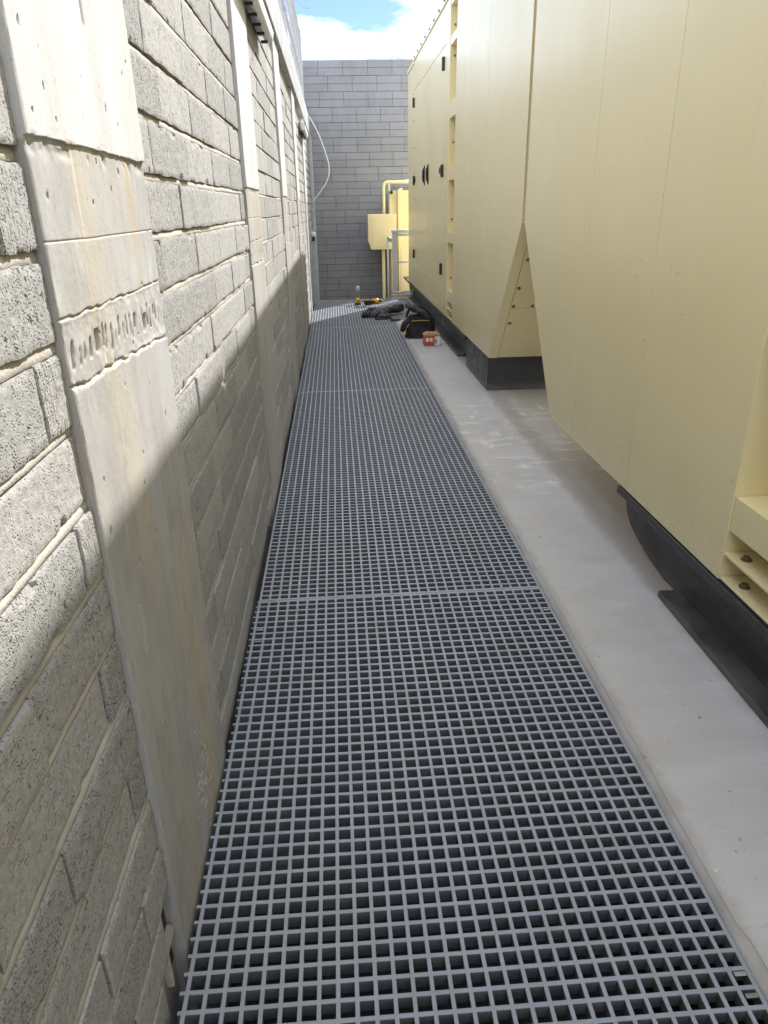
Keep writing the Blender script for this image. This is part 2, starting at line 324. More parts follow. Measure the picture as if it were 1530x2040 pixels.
# ------------------------------------------------------------------ setting: ground, slab, trench
Y_NEAR, Y_END = -4.5, 12.95
GX0, GX1 = -0.400, 0.822
struct(MB().add([(-900,-900,-1.1),(900,-900,-1.1),(900,900,-1.1),(-900,900,-1.1)], [(0,1,2,3)]).build('ground', M_GROUND))
YW, GX2 = 10.44, 1.268
slab = struct(MB().box(GX1 + 0.028, 7.5, Y_NEAR, YW, -1.09, 0.0).box(GX2 + 0.004, 7.5, YW + 0.0005, Y_END + 2.0, -1.09, -0.0006).build('floor_slab', M_FLOOR))
# rough mortar lip between the slab and the grating seat
ys = np.linspace(Y_NEAR, YW, 420); rows = []
for j, y in enumerate(ys):
    a = 0.006 * (vnoise(y * 6, 0, 3) - 0.5) + 0.008 * (vnoise(y * 1.3, 5, 9) - 0.5) + (0.010 if vnoise(y * 2.1, 9, 4) > 0.83 else 0)
    rows.append([(GX1 + 0.004, y, -0.040), (GX1 + 0.004, y, -0.005), (GX1 + 0.016, y, -0.002 + 0.002 * vnoise(y * 20, 1, 1)), (GX1 + 0.026 + a, y, 0.0025 + 0.002 * vnoise(y * 15, 2, 2)), (GX1 + 0.033 + a, y, 0.0012), (GX1 + 0.036 + a, y, -0.006)])
lip = link('edge_lip', grid_mesh('edge_lip', np.array(rows), M_LIP), None, parent=slab)
tr = MB()
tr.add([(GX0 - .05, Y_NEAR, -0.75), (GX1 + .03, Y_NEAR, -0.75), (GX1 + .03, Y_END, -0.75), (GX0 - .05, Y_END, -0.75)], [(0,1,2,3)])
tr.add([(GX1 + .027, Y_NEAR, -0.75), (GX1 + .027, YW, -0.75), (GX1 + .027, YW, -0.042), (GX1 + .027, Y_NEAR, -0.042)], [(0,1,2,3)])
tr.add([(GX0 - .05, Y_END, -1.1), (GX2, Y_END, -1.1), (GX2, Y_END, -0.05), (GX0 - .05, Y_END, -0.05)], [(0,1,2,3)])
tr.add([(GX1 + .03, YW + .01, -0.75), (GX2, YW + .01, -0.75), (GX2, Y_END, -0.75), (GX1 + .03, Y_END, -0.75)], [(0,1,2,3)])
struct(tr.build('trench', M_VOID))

# ------------------------------------------------------------------ grating panels
def grating(x0, x1, y0, y1, name, label, stub_left=False, pitch=0.04, hw=0.0040):
    depth = 0.038; ch = 0.0011
    xs = []; x = x1 - hw
    while x > x0 + hw * 0.6: xs.append(x); x -= pitch
    xs = xs[::-1]
    ny = int((y1 - y0) / pitch); ys = [y0 + hw + (y1 - y0 - 2 * hw) * j / ny for j in range(ny + 1)]
    if not stub_left and xs[0] - hw > x0 + 0.012: xs = [x0 + hw] + xs
    ex = []; ey = []
    for x in xs: ex += [x - hw, x + hw]
    for jj, y in enumerate(ys):
        e0 = hw * 1.2 if jj == len(ys) - 1 else 0; e1 = hw * 1.2 if jj == 0 else 0
        ey += [y - hw - e0, y + hw + e1]
    V = []; F = []; top = {}; TOPF = []
    def vt(i, j):
        if (i, j) not in top: top[(i, j)] = len(V); V.append((ex[i], ey[j], 0.0))
        return top[(i, j)]
    def quad(a, b, c, d):
        n = len(V); V.extend((a, b, c, d)); F.append((n, n+1, n+2, n+3))
    for i in range(len(ex) - 1):
        for j in range(len(ey) - 1):
            if i % 2 and j % 2:
                X0, X1, Y0, Y1 = ex[i], ex[i+1], ey[j], ey[j+1]; e = ch * 0.8; t = 0.0012
                r0 = [(X0,Y0,0),(X1,Y0,0),(X1,Y1,0),(X0,Y1,0)]
                r1 = [(X0+e,Y0+e,-ch),(X1-e,Y0+e,-ch),(X1-e,Y1-e,-ch),(X0+e,Y1-e,-ch)]
                r2 = [(X0-t,Y0-t,-depth),(X1+t,Y0-t,-depth),(X1+t,Y1+t,-depth),(X0-t,Y1+t,-depth)]
                n = len(V); V.extend(r1); V.extend(r2); c = [vt(i,j), vt(i+1,j), vt(i+1,j+1), vt(i,j+1)]
                for k in range(4):
                    q = (k + 1) % 4; TOPF.append(len(F)); F.append((c[k], n+k, n+q, c[q])); F.append((n+k, n+4+k, n+4+q, n+q))
            else:
                TOPF.append(len(F)); F.append((vt(i,j), vt(i+1,j), vt(i+1,j+1), vt(i,j+1)))
    X0, X1, Y0, Y1 = ex[0], ex[-1], ey[0], ey[-1]
    quad((X0,Y0,0),(X0,Y0,-depth),(X1,Y0,-depth),(X1,Y0,0)); quad((X1,Y0,0),(X1,Y0,-depth),(X1,Y1,-depth),(X1,Y1,0))
    quad((X1,Y1,0),(X1,Y1,-depth),(X0,Y1,-depth),(X0,Y1,0)); quad((X0,Y1,0),(X0,Y1,-depth),(X0,Y0,-depth),(X0,Y0,0))
    if stub_left:
        b = MB()
        for y in ys:
            xe = x0 + 0.002 + 0.004 * random.random()
            b.box(xe, ex[0], y - hw, y + hw, -depth, -0.0004)
        n = len(V); V += b.v; TOPF += [len(F) + 6 * q + 1 for q in range(len(ys))]; F += [tuple(i + n for i in f) for f in b.f]
    me = bpy.data.meshes.new(name); me.from_pydata(V, [], F)
    me.materials.append(M_GRATE); me.materials.append(M_GRATE_SHADE)  # lighter bar tops, darker cell walls: light and shade painted by material slot
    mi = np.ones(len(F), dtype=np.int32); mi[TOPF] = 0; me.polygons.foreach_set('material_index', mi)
    o = link(name, me, None)
    return tag(o, label, 'grating', 'grating panels along the walkway')
SEAMS = [-1.08, 2.585, 6.245, 9.905]
PANELS = []
for (a, b, lab, stub) in ((SEAMS[0], SEAMS[1], 'nearest grey fibreglass grating panel, cut bar ends sticking out beside the wall', True),
                    (SEAMS[1], SEAMS[2], 'second grey fibreglass grating panel, beside the gap between the generators', False),
                    (SEAMS[2], SEAMS[3], 'third grey grating panel, ending at the tool bag', False),
                    (SEAMS[3], Y_END, 'farthest grating panel, partly sunlit, under the cordless tools', False)):
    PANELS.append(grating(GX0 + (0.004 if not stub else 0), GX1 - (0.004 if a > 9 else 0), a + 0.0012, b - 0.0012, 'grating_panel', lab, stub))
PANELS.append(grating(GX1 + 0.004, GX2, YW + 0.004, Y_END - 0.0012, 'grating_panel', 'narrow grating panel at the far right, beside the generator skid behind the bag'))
def clip(panel, x, y, ax):
    b = MB(); w, l = (0.0048, 0.013) if ax == 'y' else (0.013, 0.0048)
    b.box(x - w, x + w, y - l, y + l, 0.0006, 0.0026); b.build('clip', M_ZINC, panel, 0.0008)
HW = 0.0040
xr = lambda k: GX1 - HW - 0.04 * k
for (p, k, y, ax) in ((0, 29, 0.98 - 0.11, 'x'), (1, 27, 2.72, 'y'), (1, 26, 2.72, 'y'), (1, 4, 2.73, 'y'), (1, 3, 2.73, 'y'), (0, 0.5, 2.40, 'x'), (0, 29.5, 2.36, 'x'), (0, 29.5, 2.28, 'x'), (2, 29, 6.1 + .25, 'x'), (0, 0.5, 0.92, 'x'), (0, 0.5, 0.875, 'x')):
    clip(PANELS[p], xr(k), y, ax)
tb = MB().box(GX0 + .01, 1.28, Y_END + 0.004, Y_END + 0.04, -0.12, 0.012).build('edge_board', M_WOOD, None, 0.003)
tag(tb, 'narrow timber edge board at the far end of the grating', 'edge board')

# ------------------------------------------------------------------ blocks
def block_mesh(name, L, H, seed, res, mat, amp=1.0, D=0.09):
    nx = max(4, int(L / res)); nz = max(3, int(H / res))
    u = np.linspace(0, L, nx); v = np.linspace(0, H, nz); U, Vv = np.meshgrid(u, v, indexing='ij')
    d = np.minimum(np.minimum(U, L - U), np.minimum(Vv, H - Vv))
    h = amp * (0.0011 * fbm(U * 9, Vv * 9, seed) + 0.0014 * fbm(U * 90, Vv * 90, seed + 5, 2))
    chip = 0.5 + 0.9 * vnoise(U * 38, Vv * 38, seed + 9)
    h = h - amp * 0.0015 * chip * (1 - sstep(0, 0.0034, d)) 
    big = (vnoise(U * 16, Vv * 16, seed + 21) > 0.80) & (d < 0.010) & (vnoise(U * 5, Vv * 5, seed + 22) > 0.6); h = h - amp * 0.005 * big
    P = np.stack([U + 0.003 * amp * fbm(Vv * 20 + 50, U * 3, seed + 2) * (np.minimum(U, L - U) < 1e-6), -h, Vv + 0.003 * amp * fbm(U * 16, Vv * 2 + 9, seed + 3) * (np.minimum(Vv, H - Vv) < 1e-6)], -1)
    me = grid_mesh(name, P)
    bm = bmesh.new(); bm.from_mesh(me); bm.verts.ensure_lookup_table()
    be = [e for e in bm.edges if e.is_boundary]
    r = bmesh.ops.extrude_edge_only(bm, edges=be)
    for q in r['geom']:
        if isinstance(q, bmesh.types.BMVert): q.co.y = D
    bmesh.ops.recalc_face_normals(bm, faces=bm.faces)
    bm.normal_update()
    # make sure the face looks to -Y
    f0 = max(bm.faces, key=lambda f: f.calc_center_median().y * -1)
    if f0.normal.y > 0: bmesh.ops.reverse_faces(bm, faces=bm.faces)
    for f in bm.faces: f.smooth = True
    for e in bm.edges:
        if len(e.link_faces) == 2 and e.calc_face_angle(0) > 0.9: e.smooth = False
    bm.to_mesh(me); bm.free()
    if mat: me.materials.append(mat)
    return me

# ------------------------------------------------------------------ left wall
WX = -0.414                      # face of the blocks
PX = -0.4035                      # face of the pillars
PIL = [(1.072, 1.700), (3.625, 4.240), (6.215, 6.80), (8.77, 9.36), (11.33, 11.92)]
JT = 0.016; CP = 0.1265; Z0 = 1.594 - CP * 13     # bottom bed joint
ZTOP = 2.72
lw = thing('block_wall', 'long weathered concrete block wall with cast pillars, left of the walkway', 'wall', (WX - 0.1, 6, -1.1))
def put(o, p):
    o.parent = p; o.matrix_parent_inverse = Matrix.Translation(p.location).inverted(); return o
put(MB().box(WX - 0.26, WX - 0.020, Y_NEAR, 14.86, -1.1, ZTOP).build('core', M_MORTAR), lw)
BL_H = CP - JT; BL_L = 0.440
HI = [block_mesh('block_hi', BL_L, BL_H, 11 + k * 7, 0.006, M_BLOCK, 1.15) for k in range(8)]
LO = [block_mesh('block_lo', BL_L, BL_H, 211 + k * 7, 0.028, M_BLOCK, 1.0) for k in range(6)]
bays = [(-1.6, PIL[0][0] - 0.002)] + [(PIL[i][1] + 0.004, PIL[i + 1][0] - 0.002) for i in range(4)] + [(PIL[4][1] + 0.004, 14.85)]
ncourse = int((ZTOP - Z0) / CP) + 1
cand = []
for bi, (a, b) in enumerate(bays):
    for c in range(ncourse):
        z = Z0 + JT / 2 + CP * c
        if z + BL_H > ZTOP: continue
        y = a - (0.46 * 0.5 if c % 2 else 0) - 0.06 * ((bi * 3 + c * 7) % 3) - random.uniform(0, .04)
        if bi == 0: y = b + 0.0 - 6 * 0.457 - (0.24 if c % 2 else 0.01) - random.uniform(-.02, .02)
        while y < b - 0.03:
            L = BL_L + random.uniform(-0.02, 0.02)
            s, e = max(y, a), min(y + L, b)
            if e - s > 0.035: cand.append((bi, c, s, e, z))
            y += L + random.uniform(0.003, 0.008)
def visible(q):
    bi, c, s, e, z = q
    if bi == 0 and e < 0.50: return False
    P = Vector((WX, (s + e) / 2, z + .05)) - Vector((0, 0, CAM_H)); d = P.dot(_w)
    if d < 0.05: return False
    return abs(P.dot(_r) / d * 1388.4) < 900 and abs(P.dot(_u) / d * 1388.4) < 1120
vis = [q for q in cand if visible(q) and q[4] > -0.06]
vis.sort(key=lambda q: q[2])
near = vis[:300]; nearset = set(near)
for q in near:
    bi, c, s, e, z = q
    if bi == 0 and c in (0, 1, -1) and e > 1.0 and z < 0.12: 
        e = 1.0
        if e - s < 0.05: continue
    me = random.choice(HI if bi < 2 else LO)
    o = link('block', me, None)
    o.rotation_euler.z = math.pi / 2 + random.uniform(-.006, .006); o.rotation_euler.x = 0
    o.scale = ((e - s) / BL_L, 1, random.uniform(0.965, 1.0))
    o.location = (WX + random.uniform(-0.004, 0.003), s, z + random.uniform(-.0015, .0015))
    put(o, lw)
rest = MB()
for q in cand:
    if q in nearset: continue
    bi, c, s, e, z = q
    if z < -0.2: continue
    x = WX + random.uniform(-.003, .003); n = 0.004
    rest.add([(x - .02, s, z), (x - .02, e, z), (x - .02, e, z + BL_H), (x - .02, s, z + BL_H), (x, s + n, z + n), (x, e - n, z + n), (x, e - n, z + BL_H - n), (x, s + n, z + BL_H - n)],
             [(4,5,6,7),(0,1,5,4),(1,2,6,5),(2,3,7,6),(3,0,4,7)])
ro = put(rest.build('blockwork', M_BLOCK), lw); ro['kind'] = 'stuff'
# bed joints: a wavy ledge of mortar under each course, sloping out towards its lower edge
for bi, (a, b) in enumerate(bays):
    if bi == 0: a = 0.3
    if bi == 5: continue
    for c in range(ncourse):
        zc = Z0 + CP * c
        if zc > ZTOP - 0.02 or zc < -0.05: continue
        n = max(6, int((b - a) / 0.02)); yy = np.linspace(a, b, n)
        w = 0.0022 * fbm(yy * 4, yy * 0 + c * 3.3, 31 + bi); q = 0.0025 * fbm(yy * 17, yy * 0 + c * 5.1, 61 + bi)
        hh = JT / 2 + (0.006 * float(vnoise(c * 1.7 + bi, 3, 77)) if bi == 0 else 0.002)
        rows = []
        for dz, dx in ((-hh, -0.006), (-hh * 0.9, -0.0042), (-hh * 0.2, -0.0050), (hh * 0.4, -0.0066), (hh * 0.8, -0.0105), (hh * 1.1, -0.019)):
            rows.append(np.stack([WX + dx + q * (1 if dx > -.012 else 0) - 0.001, yy, zc + dz + w], -1))
        put(link('bed_joint', grid_mesh('bed_joint', np.array(rows), M_MORTAR), None), lw)
# pillars
def pillar(idx, y0, y1, res, seed):
    na = max(8, int((y1 - y0) / res)); zt, zb = ZTOP, -0.55
    nz = int((zt - zb) / res); a = np.linspace(0, y1 - y0, na); z = np.linspace(zb, zt, nz)
    if idx < 3: z = np.unique(np.concatenate([z] + [np.arange(c - 0.022, c + 0.022, 0.0013 if idx == 0 else 0.003) for c in (1.617, 1.482, 1.375, 1.265)]))
    A, Z = np.meshgrid(a, z, indexing='ij'); W = y1 - y0
    h = 0.0004 * fbm(A * 5, Z * 1.0, seed) + 0.00022 * fbm(A * 60, Z * 6, seed + 3)
    if idx < 3: h = h + 0.0004 * (vnoise(A * 200, Z * 200, seed + 8) - .5)
    z1 = 1.617 + 0.004 * fbm(A * 30, A * 0, seed + 4, 4)
    h = h + 0.0055 * sstep(-0.001, 0.001, Z - z1)
    near_j = np.exp(-((Z - z1 + 0.012) / 0.012) ** 2); h = h - near_j * 0.005 * np.clip(vnoise(A * 55, Z * 55, seed + 12) - 0.45, 0, 1) * 2
    h = h - 0.0018 * np.exp(-((Z - 1.482 - 0.002 * fbm(A * 5, A * 0, seed + 1)) / 0.0014) ** 2)
    zt1 = 1.375 + 0.005 * fbm(A * 26, A * 0, seed + 6, 4); h = h - 0.0045 * np.exp(-((Z - zt1) / 0.0022) ** 2) * (0.4 + vnoise(A * 30, Z * 0, seed + 7))
    band = sstep(1.262, 1.275, Z) * (1 - sstep(1.365, 1.378, Z)); h = h - band * (0.0015 + 0.0028 * np.clip(fbm(A * 34, Z * 34, seed + 51, 3), -1, 1))
    zb1 = 1.275 - 0.02 * (A / W) + 0.010 * fbm(A * 24, A * 0, seed + 16, 4); h = h - 0.007 * np.exp(-((Z - zb1) / 0.0028) ** 2) * (0.3 + 0.9 * vnoise(A * 26, Z * 0, seed + 17))
    rs = random.Random(seed)
    for k in range(24 if idx == 0 else 10):                    # comb of gouges in the joint band
        ca = W * (0.05 + 0.92 * (k + rs.uniform(-.25, .25)) / (24 if idx == 0 else 10)); cz = 1.322 - 0.008 * ca / W + rs.uniform(-.010, .010); tl = rs.uniform(0.15, 0.32)
        wd = rs.uniform(0.0026, 0.0048); hl = rs.uniform(0.012, 0.026); dp = rs.choice([0.003, 0.005, 0.006, 0.010])
        if idx == 0 and k in (5, 18): wd = 0.008; dp = 0.022; hl = 0.02
        t = (A - ca - tl * (Z - cz)) / (wd * (0.7 + 0.5 * vnoise(Z * 70, A * 9, seed + k))); h = h - dp * (0.3 + vnoise(A * 90, Z * 60, seed + 40)) * np.exp(-t * t) * (1 - sstep(hl * 0.75, hl, np.abs(Z - cz)))
    for k in range(90 if idx == 0 else 24):                    # bug holes
        ca, cz = rs.uniform(0.02, W - .02), rs.uniform(0, zt - .05); rr = rs.choice([0.0018, 0.002, 0.0025, 0.0032]); el = rs.choice([1, 1, 1.6, 2.6])
        h = h - 0.007 * np.exp(-(((A - ca) / rr) ** 2 + ((Z - cz) / (rr * el)) ** 2) ** 2)
    if idx == 0:
        for k in range(70):                                      # honeycombed patch low on the face
            ca, cz = rs.gauss(0.36, 0.035), rs.gauss(0.16, 0.05); rr = rs.uniform(0.0025, 0.006); h = h - 0.008 * np.exp(-(((A - ca) / rr) ** 2 + ((Z - cz) / rr) ** 2))
        t = (A - 0.335) / 0.0035; h = h - 0.010 * np.exp(-t * t) * sstep(1.795, 1.82, Z)
    edge = np.minimum(A, W - A); h = h - 0.002 * (1 - sstep(0, 0.003, edge)) * (0.6 + 0.8 * vnoise(Z * 30, A * 3, seed + 19))
    P = np.stack([PX + h, y0 + A + 0.0007 * fbm(Z * 25, A * 0, seed + 23) * (edge < 1e-6), Z], -1)
    # returns at both sides
    P = np.concatenate([P[:1] * 1.0, P, P[-1:] * 1.0], 0); P[0, :, 0] = WX - 0.03; P[-1, :, 0] = WX - 0.03
    me = grid_mesh('pillar', P, M_PILLAR); me.set_sharp_from_angle(angle=math.radians(38))
    put(link('pillar', me, None), lw)
for i, (a, b) in enumerate(PIL): pillar(i, a, b, (0.0034, 0.008, 0.014, 0.02, 0.03)[i], 100 + i * 37)
# ring beam
bmz = 3.04
put(MB().box(WX - 0.24, -0.368, Y_NEAR, 14.84, ZTOP + 0.002, bmz).build('ring_beam', M_BEAM, None, 0.008), lw)
# broken pocket low in the first bay, with two mortar slivers left in it
pk = MB(); pk.box(WX - 0.019, WX - 0.006, 1.004, 1.062, 0.083, 0.094); put(pk.build('mortar_sliver', M_MORTAR), lw)
pk = MB(); pk.box(WX - 0.019, WX - 0.003, 1.002, 1.010, -0.02, 0.20); put(pk.build('mortar_sliver', M_MORTAR), lw)
pk = MB(); pk.box(WX - 0.0195, WX - 0.0175, 1.012, 1.066, -0.02, 0.205); put(pk.build('pocket_shade', M_VOID), lw)  # thin dark sheet painting the shade of a deeper hole

# ------------------------------------------------------------------ end wall
EY = 14.90
ew = thing('block_wall', 'shaded grey block wall closing the far end of the walkway', 'wall', (1.0, EY + 0.1, -1.1))
EX0, EX1, ETOP = -0.62, 1.75, 3.985
put(MB().box(EX0, EX1, EY + 0.008, EY + 0.22, -1.1, ETOP - 0.004).build('core', M_MORTAR2), ew)
EL, EH = 0.452, 0.1245
EM = [block_mesh('end_block', EL - 0.007, EH - 0.0065, 400 + k * 13, 0.03, M_BLOCK2, 0.45, 0.03) for k in range(7)]
nrow = 0; z = ETOP - EH
while z > -1.0:
    pair = nrow // 2
    off = (0.5 if pair % 2 else 0.0) * EL + (0.06 if pair % 3 == 1 else 0)
    x = EX0 - off
    while x < EX1 - 0.05:
        s, e = max(x, EX0), min(x + EL - 0.007, EX1)
        if e - s > 0.05 and z > -0.55 and s < 1.75:
            o = link('block', random.choice(EM), None); o.scale = ((e - s) / (EL - 0.007), 1, 1); o.location = (s, EY + random.uniform(-.0025, .0015), z + 0.003); put(o, ew)
        x += EL
    z -= EH * (1.0 if nrow % 2 == 0 else 1.012); nrow += 1

# ------------------------------------------------------------------ generator enclosures
XF = 1.280; XB = 3.70; ZT = 3.54; ZB = 0.312; SL = 1.42; SS = 0.90
def generator(y0, d, L, label, plinth, skid_over=-0.02):
    g = thing('generator_enclosure', label, 'generator', (2.5, y0 + d * L / 2, 0.0), 'cream generator enclosures')
    def P(s, x, z): return (x, y0 + d * s, z)
    def part(mb, name, mat, parent=None, bevel=0.0, smooth=False):
        o = mb.build(name, mat, None, bevel, smooth)
        if parent is None: put(o, g)
        else:
            o.parent = parent; o.matrix_parent_inverse = parent.matrix_parent_inverse.copy()
            o.matrix_parent_inverse = (Matrix.Translation(g.location)).inverted() if False else Matrix.Identity(4)
        return o
    xi = XF + 0.006
    s0, s1 = 2.955, 3.395                     # ladder column
    b = MB()
    for poly in ([(0.004, ZT - .02), (s0, ZT - .02), (s0, ZB), (SS, ZB), (0.004, SL)], [(s1, ZT - .02), (L, ZT - .02), (L, ZB), (s1, ZB)]):
        b.prism(poly, lambda s, z: P(s, xi, z), lambda s, z: P(s, XB, z))
    b.prism([(s0 + .001, ZT - .02), (s1 - .001, ZT - .02), (s1 - .001, ZB + .001), (s0 + .001, ZB + .001)], lambda s, z: P(s, XF + 0.135, z), lambda s, z: P(s, XB - .001, z))
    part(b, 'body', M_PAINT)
    def panel(poly, name='side_panel', bev=0.0018, x=XF):
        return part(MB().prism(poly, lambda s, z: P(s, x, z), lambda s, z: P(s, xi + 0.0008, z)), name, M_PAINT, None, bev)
    gp = 0.0018; zt = ZT - 0.075
    panel([(0.0, zt), (1.30 - gp, zt), (1.30 - gp, ZB), (SS, ZB), (0.0, SL)])
    panel([(1.30 + gp, zt), (2.115 - gp, zt), (2.115 - gp, ZB), (1.30 + gp, ZB)])
    panel([(2.115 + gp, zt), (s0, zt), (s0, ZB), (2.115 + gp, ZB)])
    panel([(s1, zt), (3.675 - gp, zt), (3.675 - gp, ZB), (s1, ZB)])
    dz0, dz1 = 0.655, 3.105; dm = 5.335; de = 6.925
    panel([(3.675 + gp, zt), (de - gp, zt), (de - gp, dz1 + .003), (3.675 + gp, dz1 + .003)], 'header_panel')
    panel([(3.675 + gp, dz0 - .003), (de - gp, dz0 - .003), (de - gp, ZB), (3.675 + gp, ZB)], 'sill_panel')
    panel([(de + gp, zt - 0.03), (L - .002, zt - 0.03), (L - .002, ZB), (de + gp, ZB)], 'end_panel')
    for (a, c, hs, hd) in ((3.675, dm, 3.675 + 0.11, dm - 0.19), (dm, de, de - 0.06, dm + 0.22)):
        dr = panel([(a + .006, dz1 - .006), (c - .006, dz1 - .006), (c - .006, dz0 + .006), (a + .006, dz0 + .006)], 'door', 0.002)
        for hz in (2.94, 1.89, 0.82):
            h = MB(); h.box(XF - 0.030, XF + .001, y0 + d * hs - 0.024, y0 + d * hs + 0.024, hz - .065, hz + .065); o = h.build('hinge', M_BLACK, None, 0.008); put_child(o, dr)
        h = MB(); yh = y0 + d * hd
        h.tube([(XF - .004, yh, 1.82), (XF - .018, yh, 1.84), (XF - .024, yh, 1.87), (XF - .024, yh, 1.95), (XF - .018, yh, 1.98), (XF - .004, yh, 2.0)], 0.014, 8)
        h.box(XF - .012, XF + .001, yh - .028, yh + .028, 1.79, 2.03); put_child(h.build('handle', M_BLACK, None, 0.003), dr)
        h = MB(); yl = y0 + d * (hs + (0.12 if hs < dm else -0.10)); h.tube([(XF + .001, yl, 1.90), (XF - .02, yl, 1.90), (XF - .03, yl, 1.90)], [.04, .04, .026], 14); put_child(h.build('lock', M_BLACK), dr)
    # ladder column: crossbars, shelf, ribs
    for (za, zb) in ((0.498, 0.622), (1.135, 1.250), (1.775, 1.900), (2.375, 2.530), (3.035, 3.115), (3.38, ZT - .02)):
        m = MB(); m.prism([(s0 + .001, za), (s1 - .001, za), (s1 - .001, zb), (s0 + .001, zb)], lambda s, z: P(s, XF + .006, z), lambda s, z: P(s, XF + .134, z)); part(m, 'crossbar', M_PAINT, None, 0.003)
    m = MB(); m.prism([(s0 + .001, .405), (s1 - .001, .405), (s1 - .001, .417), (s0 + .001, .417)], lambda s, z: P(s, XF + .004, z), lambda s, z: P(s, XF + .134, z)); part(m, 'shelf', M_PAINT, None, 0.002)
    m = MB(); m.prism([(s0 + .001, ZB + .002), (s1 - .001, ZB + .002), (s1 - .001, ZB + .012), (s0 + .001, ZB + .012)], lambda s, z: P(s, XF + .004, z), lambda s, z: P(s, XF + .134, z)); part(m, 'shelf', M_PAINT, None, 0.002)
    for sr in (3.05, 3.24):
        m = MB(); m.prism([(sr, ZB + .012), (sr + .035, ZB + .012), (sr + .035, 3.4), (sr, 3.4)], lambda s, z: P(s, XF + .105, z), lambda s, z: P(s, XF + .136, z)); part(m, 'rib', M_PAINT, None, 0.003)
    for zz_, sb in ((ZB + .012, 3.04), (.417, 3.02), (ZB + .012, 3.26), (.417, 3.26)):
        m = MB(); c = P(sb, XF + .045, zz_); m.tube([(c[0], c[1], c[2] + .0005), (c[0], c[1], c[2] + .004)], .018, 16); m.tube([(c[0], c[1], c[2] + .004), (c[0], c[1], c[2] + .014)], .0115, 6); part(m, 'bolt', M_BOLT)
    for zz_ in (3.22, 2.95, 2.15, 1.38, 0.75):
        m = MB(); c = P(s1, XF + .05, zz_); m.tube([(c[0], c[1] - d * .0005, c[2]), (c[0], c[1] - d * .008, c[2])], .012, 6); part(m, 'bolt', M_BOLT)
    # roof: rail, bolts, lifting post
    m = MB(); m.prism([(0.0, zt + .004), (de, zt + .004), (de, ZT), (0.0, ZT)], lambda s, z: P(s, XF - .012, z), lambda s, z: P(s, XB + .012, z)); part(m, 'roof', M_PAINT, None, 0.006)
    m = MB(); m.prism([(de + .003, zt - .026), (L + .01, zt - .026), (L + .01, ZT - .045), (de + .003, ZT - .045)], lambda s, z: P(s, XF - .010, z), lambda s, z: P(s, XB + .010, z)); part(m, 'roof', M_PAINT, None, 0.006)
    m = MB(); c = P(de + .12, XF + .1, 0); m.tube([(c[0], c[1], ZT - .05), (c[0], c[1], ZT + .10)], .03, 10); m.tube([(c[0], c[1], ZT + .10), (c[0], c[1], ZT + .12)], .06, 10); part(m, 'lifting_post', M_ZINC)
    for k in range(16):
        m = MB(); c = P(0.3 + k * 0.43, XF - .012, ZT - .035); m.tube([(c[0] - .012, c[1], c[2]), (c[0] + .001, c[1], c[2])], .014, 6); part(m, 'bolt', M_BOLT)
    for k in range(8):
        m = MB(); c = P(de + .05, XF, 0.55 + k * 0.36); m.tube([(c[0] - .006, c[1], c[2]), (c[0] + .001, c[1], c[2])], .011, 6); part(m, 'bolt', M_BOLT)
    # slanted end: edge flange, two panels, bolts
    T = Vector((0, d * SS, ZB - SL)); TL = T.length; T.normalize(); N = Vector((0, -d * (SL - ZB), -SS)).normalized(); X = Vector((1, 0, 0)); O = Vector((0, y0, SL))
    def slab_(x0, x1, t0, t1, th, name, bev=.002):
        m = MB(); c = O + X * ((x0 + x1) / 2) + T * ((t0 + t1) / 2) + N * (th / 2 + 0.0006); m.obox(c, X * ((x1 - x0) / 2), T * ((t1 - t0) / 2), N * (th / 2)); part(m, name, M_PAINT, None, bev)
    slab_(XF + .001, XF + .075, .005, TL - .003, .010, 'edge_flange')
    for xa, xb in ((XF + .080, XF + .85), (XF + .855, XF + 1.63), (XF + 1.635, XB)):
        slab_(xa, xb, .02, TL * .585, .006, 'slope_panel'); slab_(xa, xb, TL * .585 + .004, TL - .004, .006, 'slope_panel')
    for (xx, tt) in ((XF + .115, .34), (XF + .105, .62), (XF + .10, .81), (XF + .25, .81), (XF + .115, .12), (XF + .105, 1.0)):
        c = O + X * xx + T * tt + N * .0065; m = MB(); m.tube([c, c + N * .006], .014, 8); part(m, 'bolt', M_BOLT)
    m = MB(); m.prism([(-0.006, SL + .004), (.003, SL + .004), (.003, zt), (-0.006, zt)], lambda s, z: P(s, XF + .06, z), lambda s, z: P(s, XB - .06, z)); part(m, 'end_plate', M_PAINT, None, .002)
    # skid: web with curved ends, flanges
    sa, sb = 2.045, L + skid_over
    cv = [(0.0, .27), (0.012, .20), (0.045, .128), (0.10, .085), (0.19, .055), (0.34, .022), (0.50, .004)]
    def web(xa, xb):
        poly = [(sa - .14 + q, z) for q, z in cv] + [(sb - q, z) for q, z in cv[::-1]]
        return MB().prism(poly, lambda s, z: P(s, xa, z), lambda s, z: P(s, xb, z))
    sk = part(web(XF + .095, XF + .107), 'skid', M_SKID)
    put_child(web(XB - .12, XB - .10).build('web', M_SKID), sk)
    m = MB(); m.prism([(sa - .005, .272), (sb + .005, .272), (sb + .005, .306), (sa - .005, .306)], lambda s, z: P(s, XF - .008, z), lambda s, z: P(s, XF + .25, z)); put_child(m.build('top_flange', M_SKID, None, .004), sk)
    m = MB(); m.prism([(sa + .5, .002), (sb - .5, .002), (sb - .5, .030), (sa + .5, .030)], lambda s, z: P(s, XF + .006, z), lambda s, z: P(s, XF + .0945, z)); put_child(m.build('bottom_flange', M_SKID, None, .004), sk)
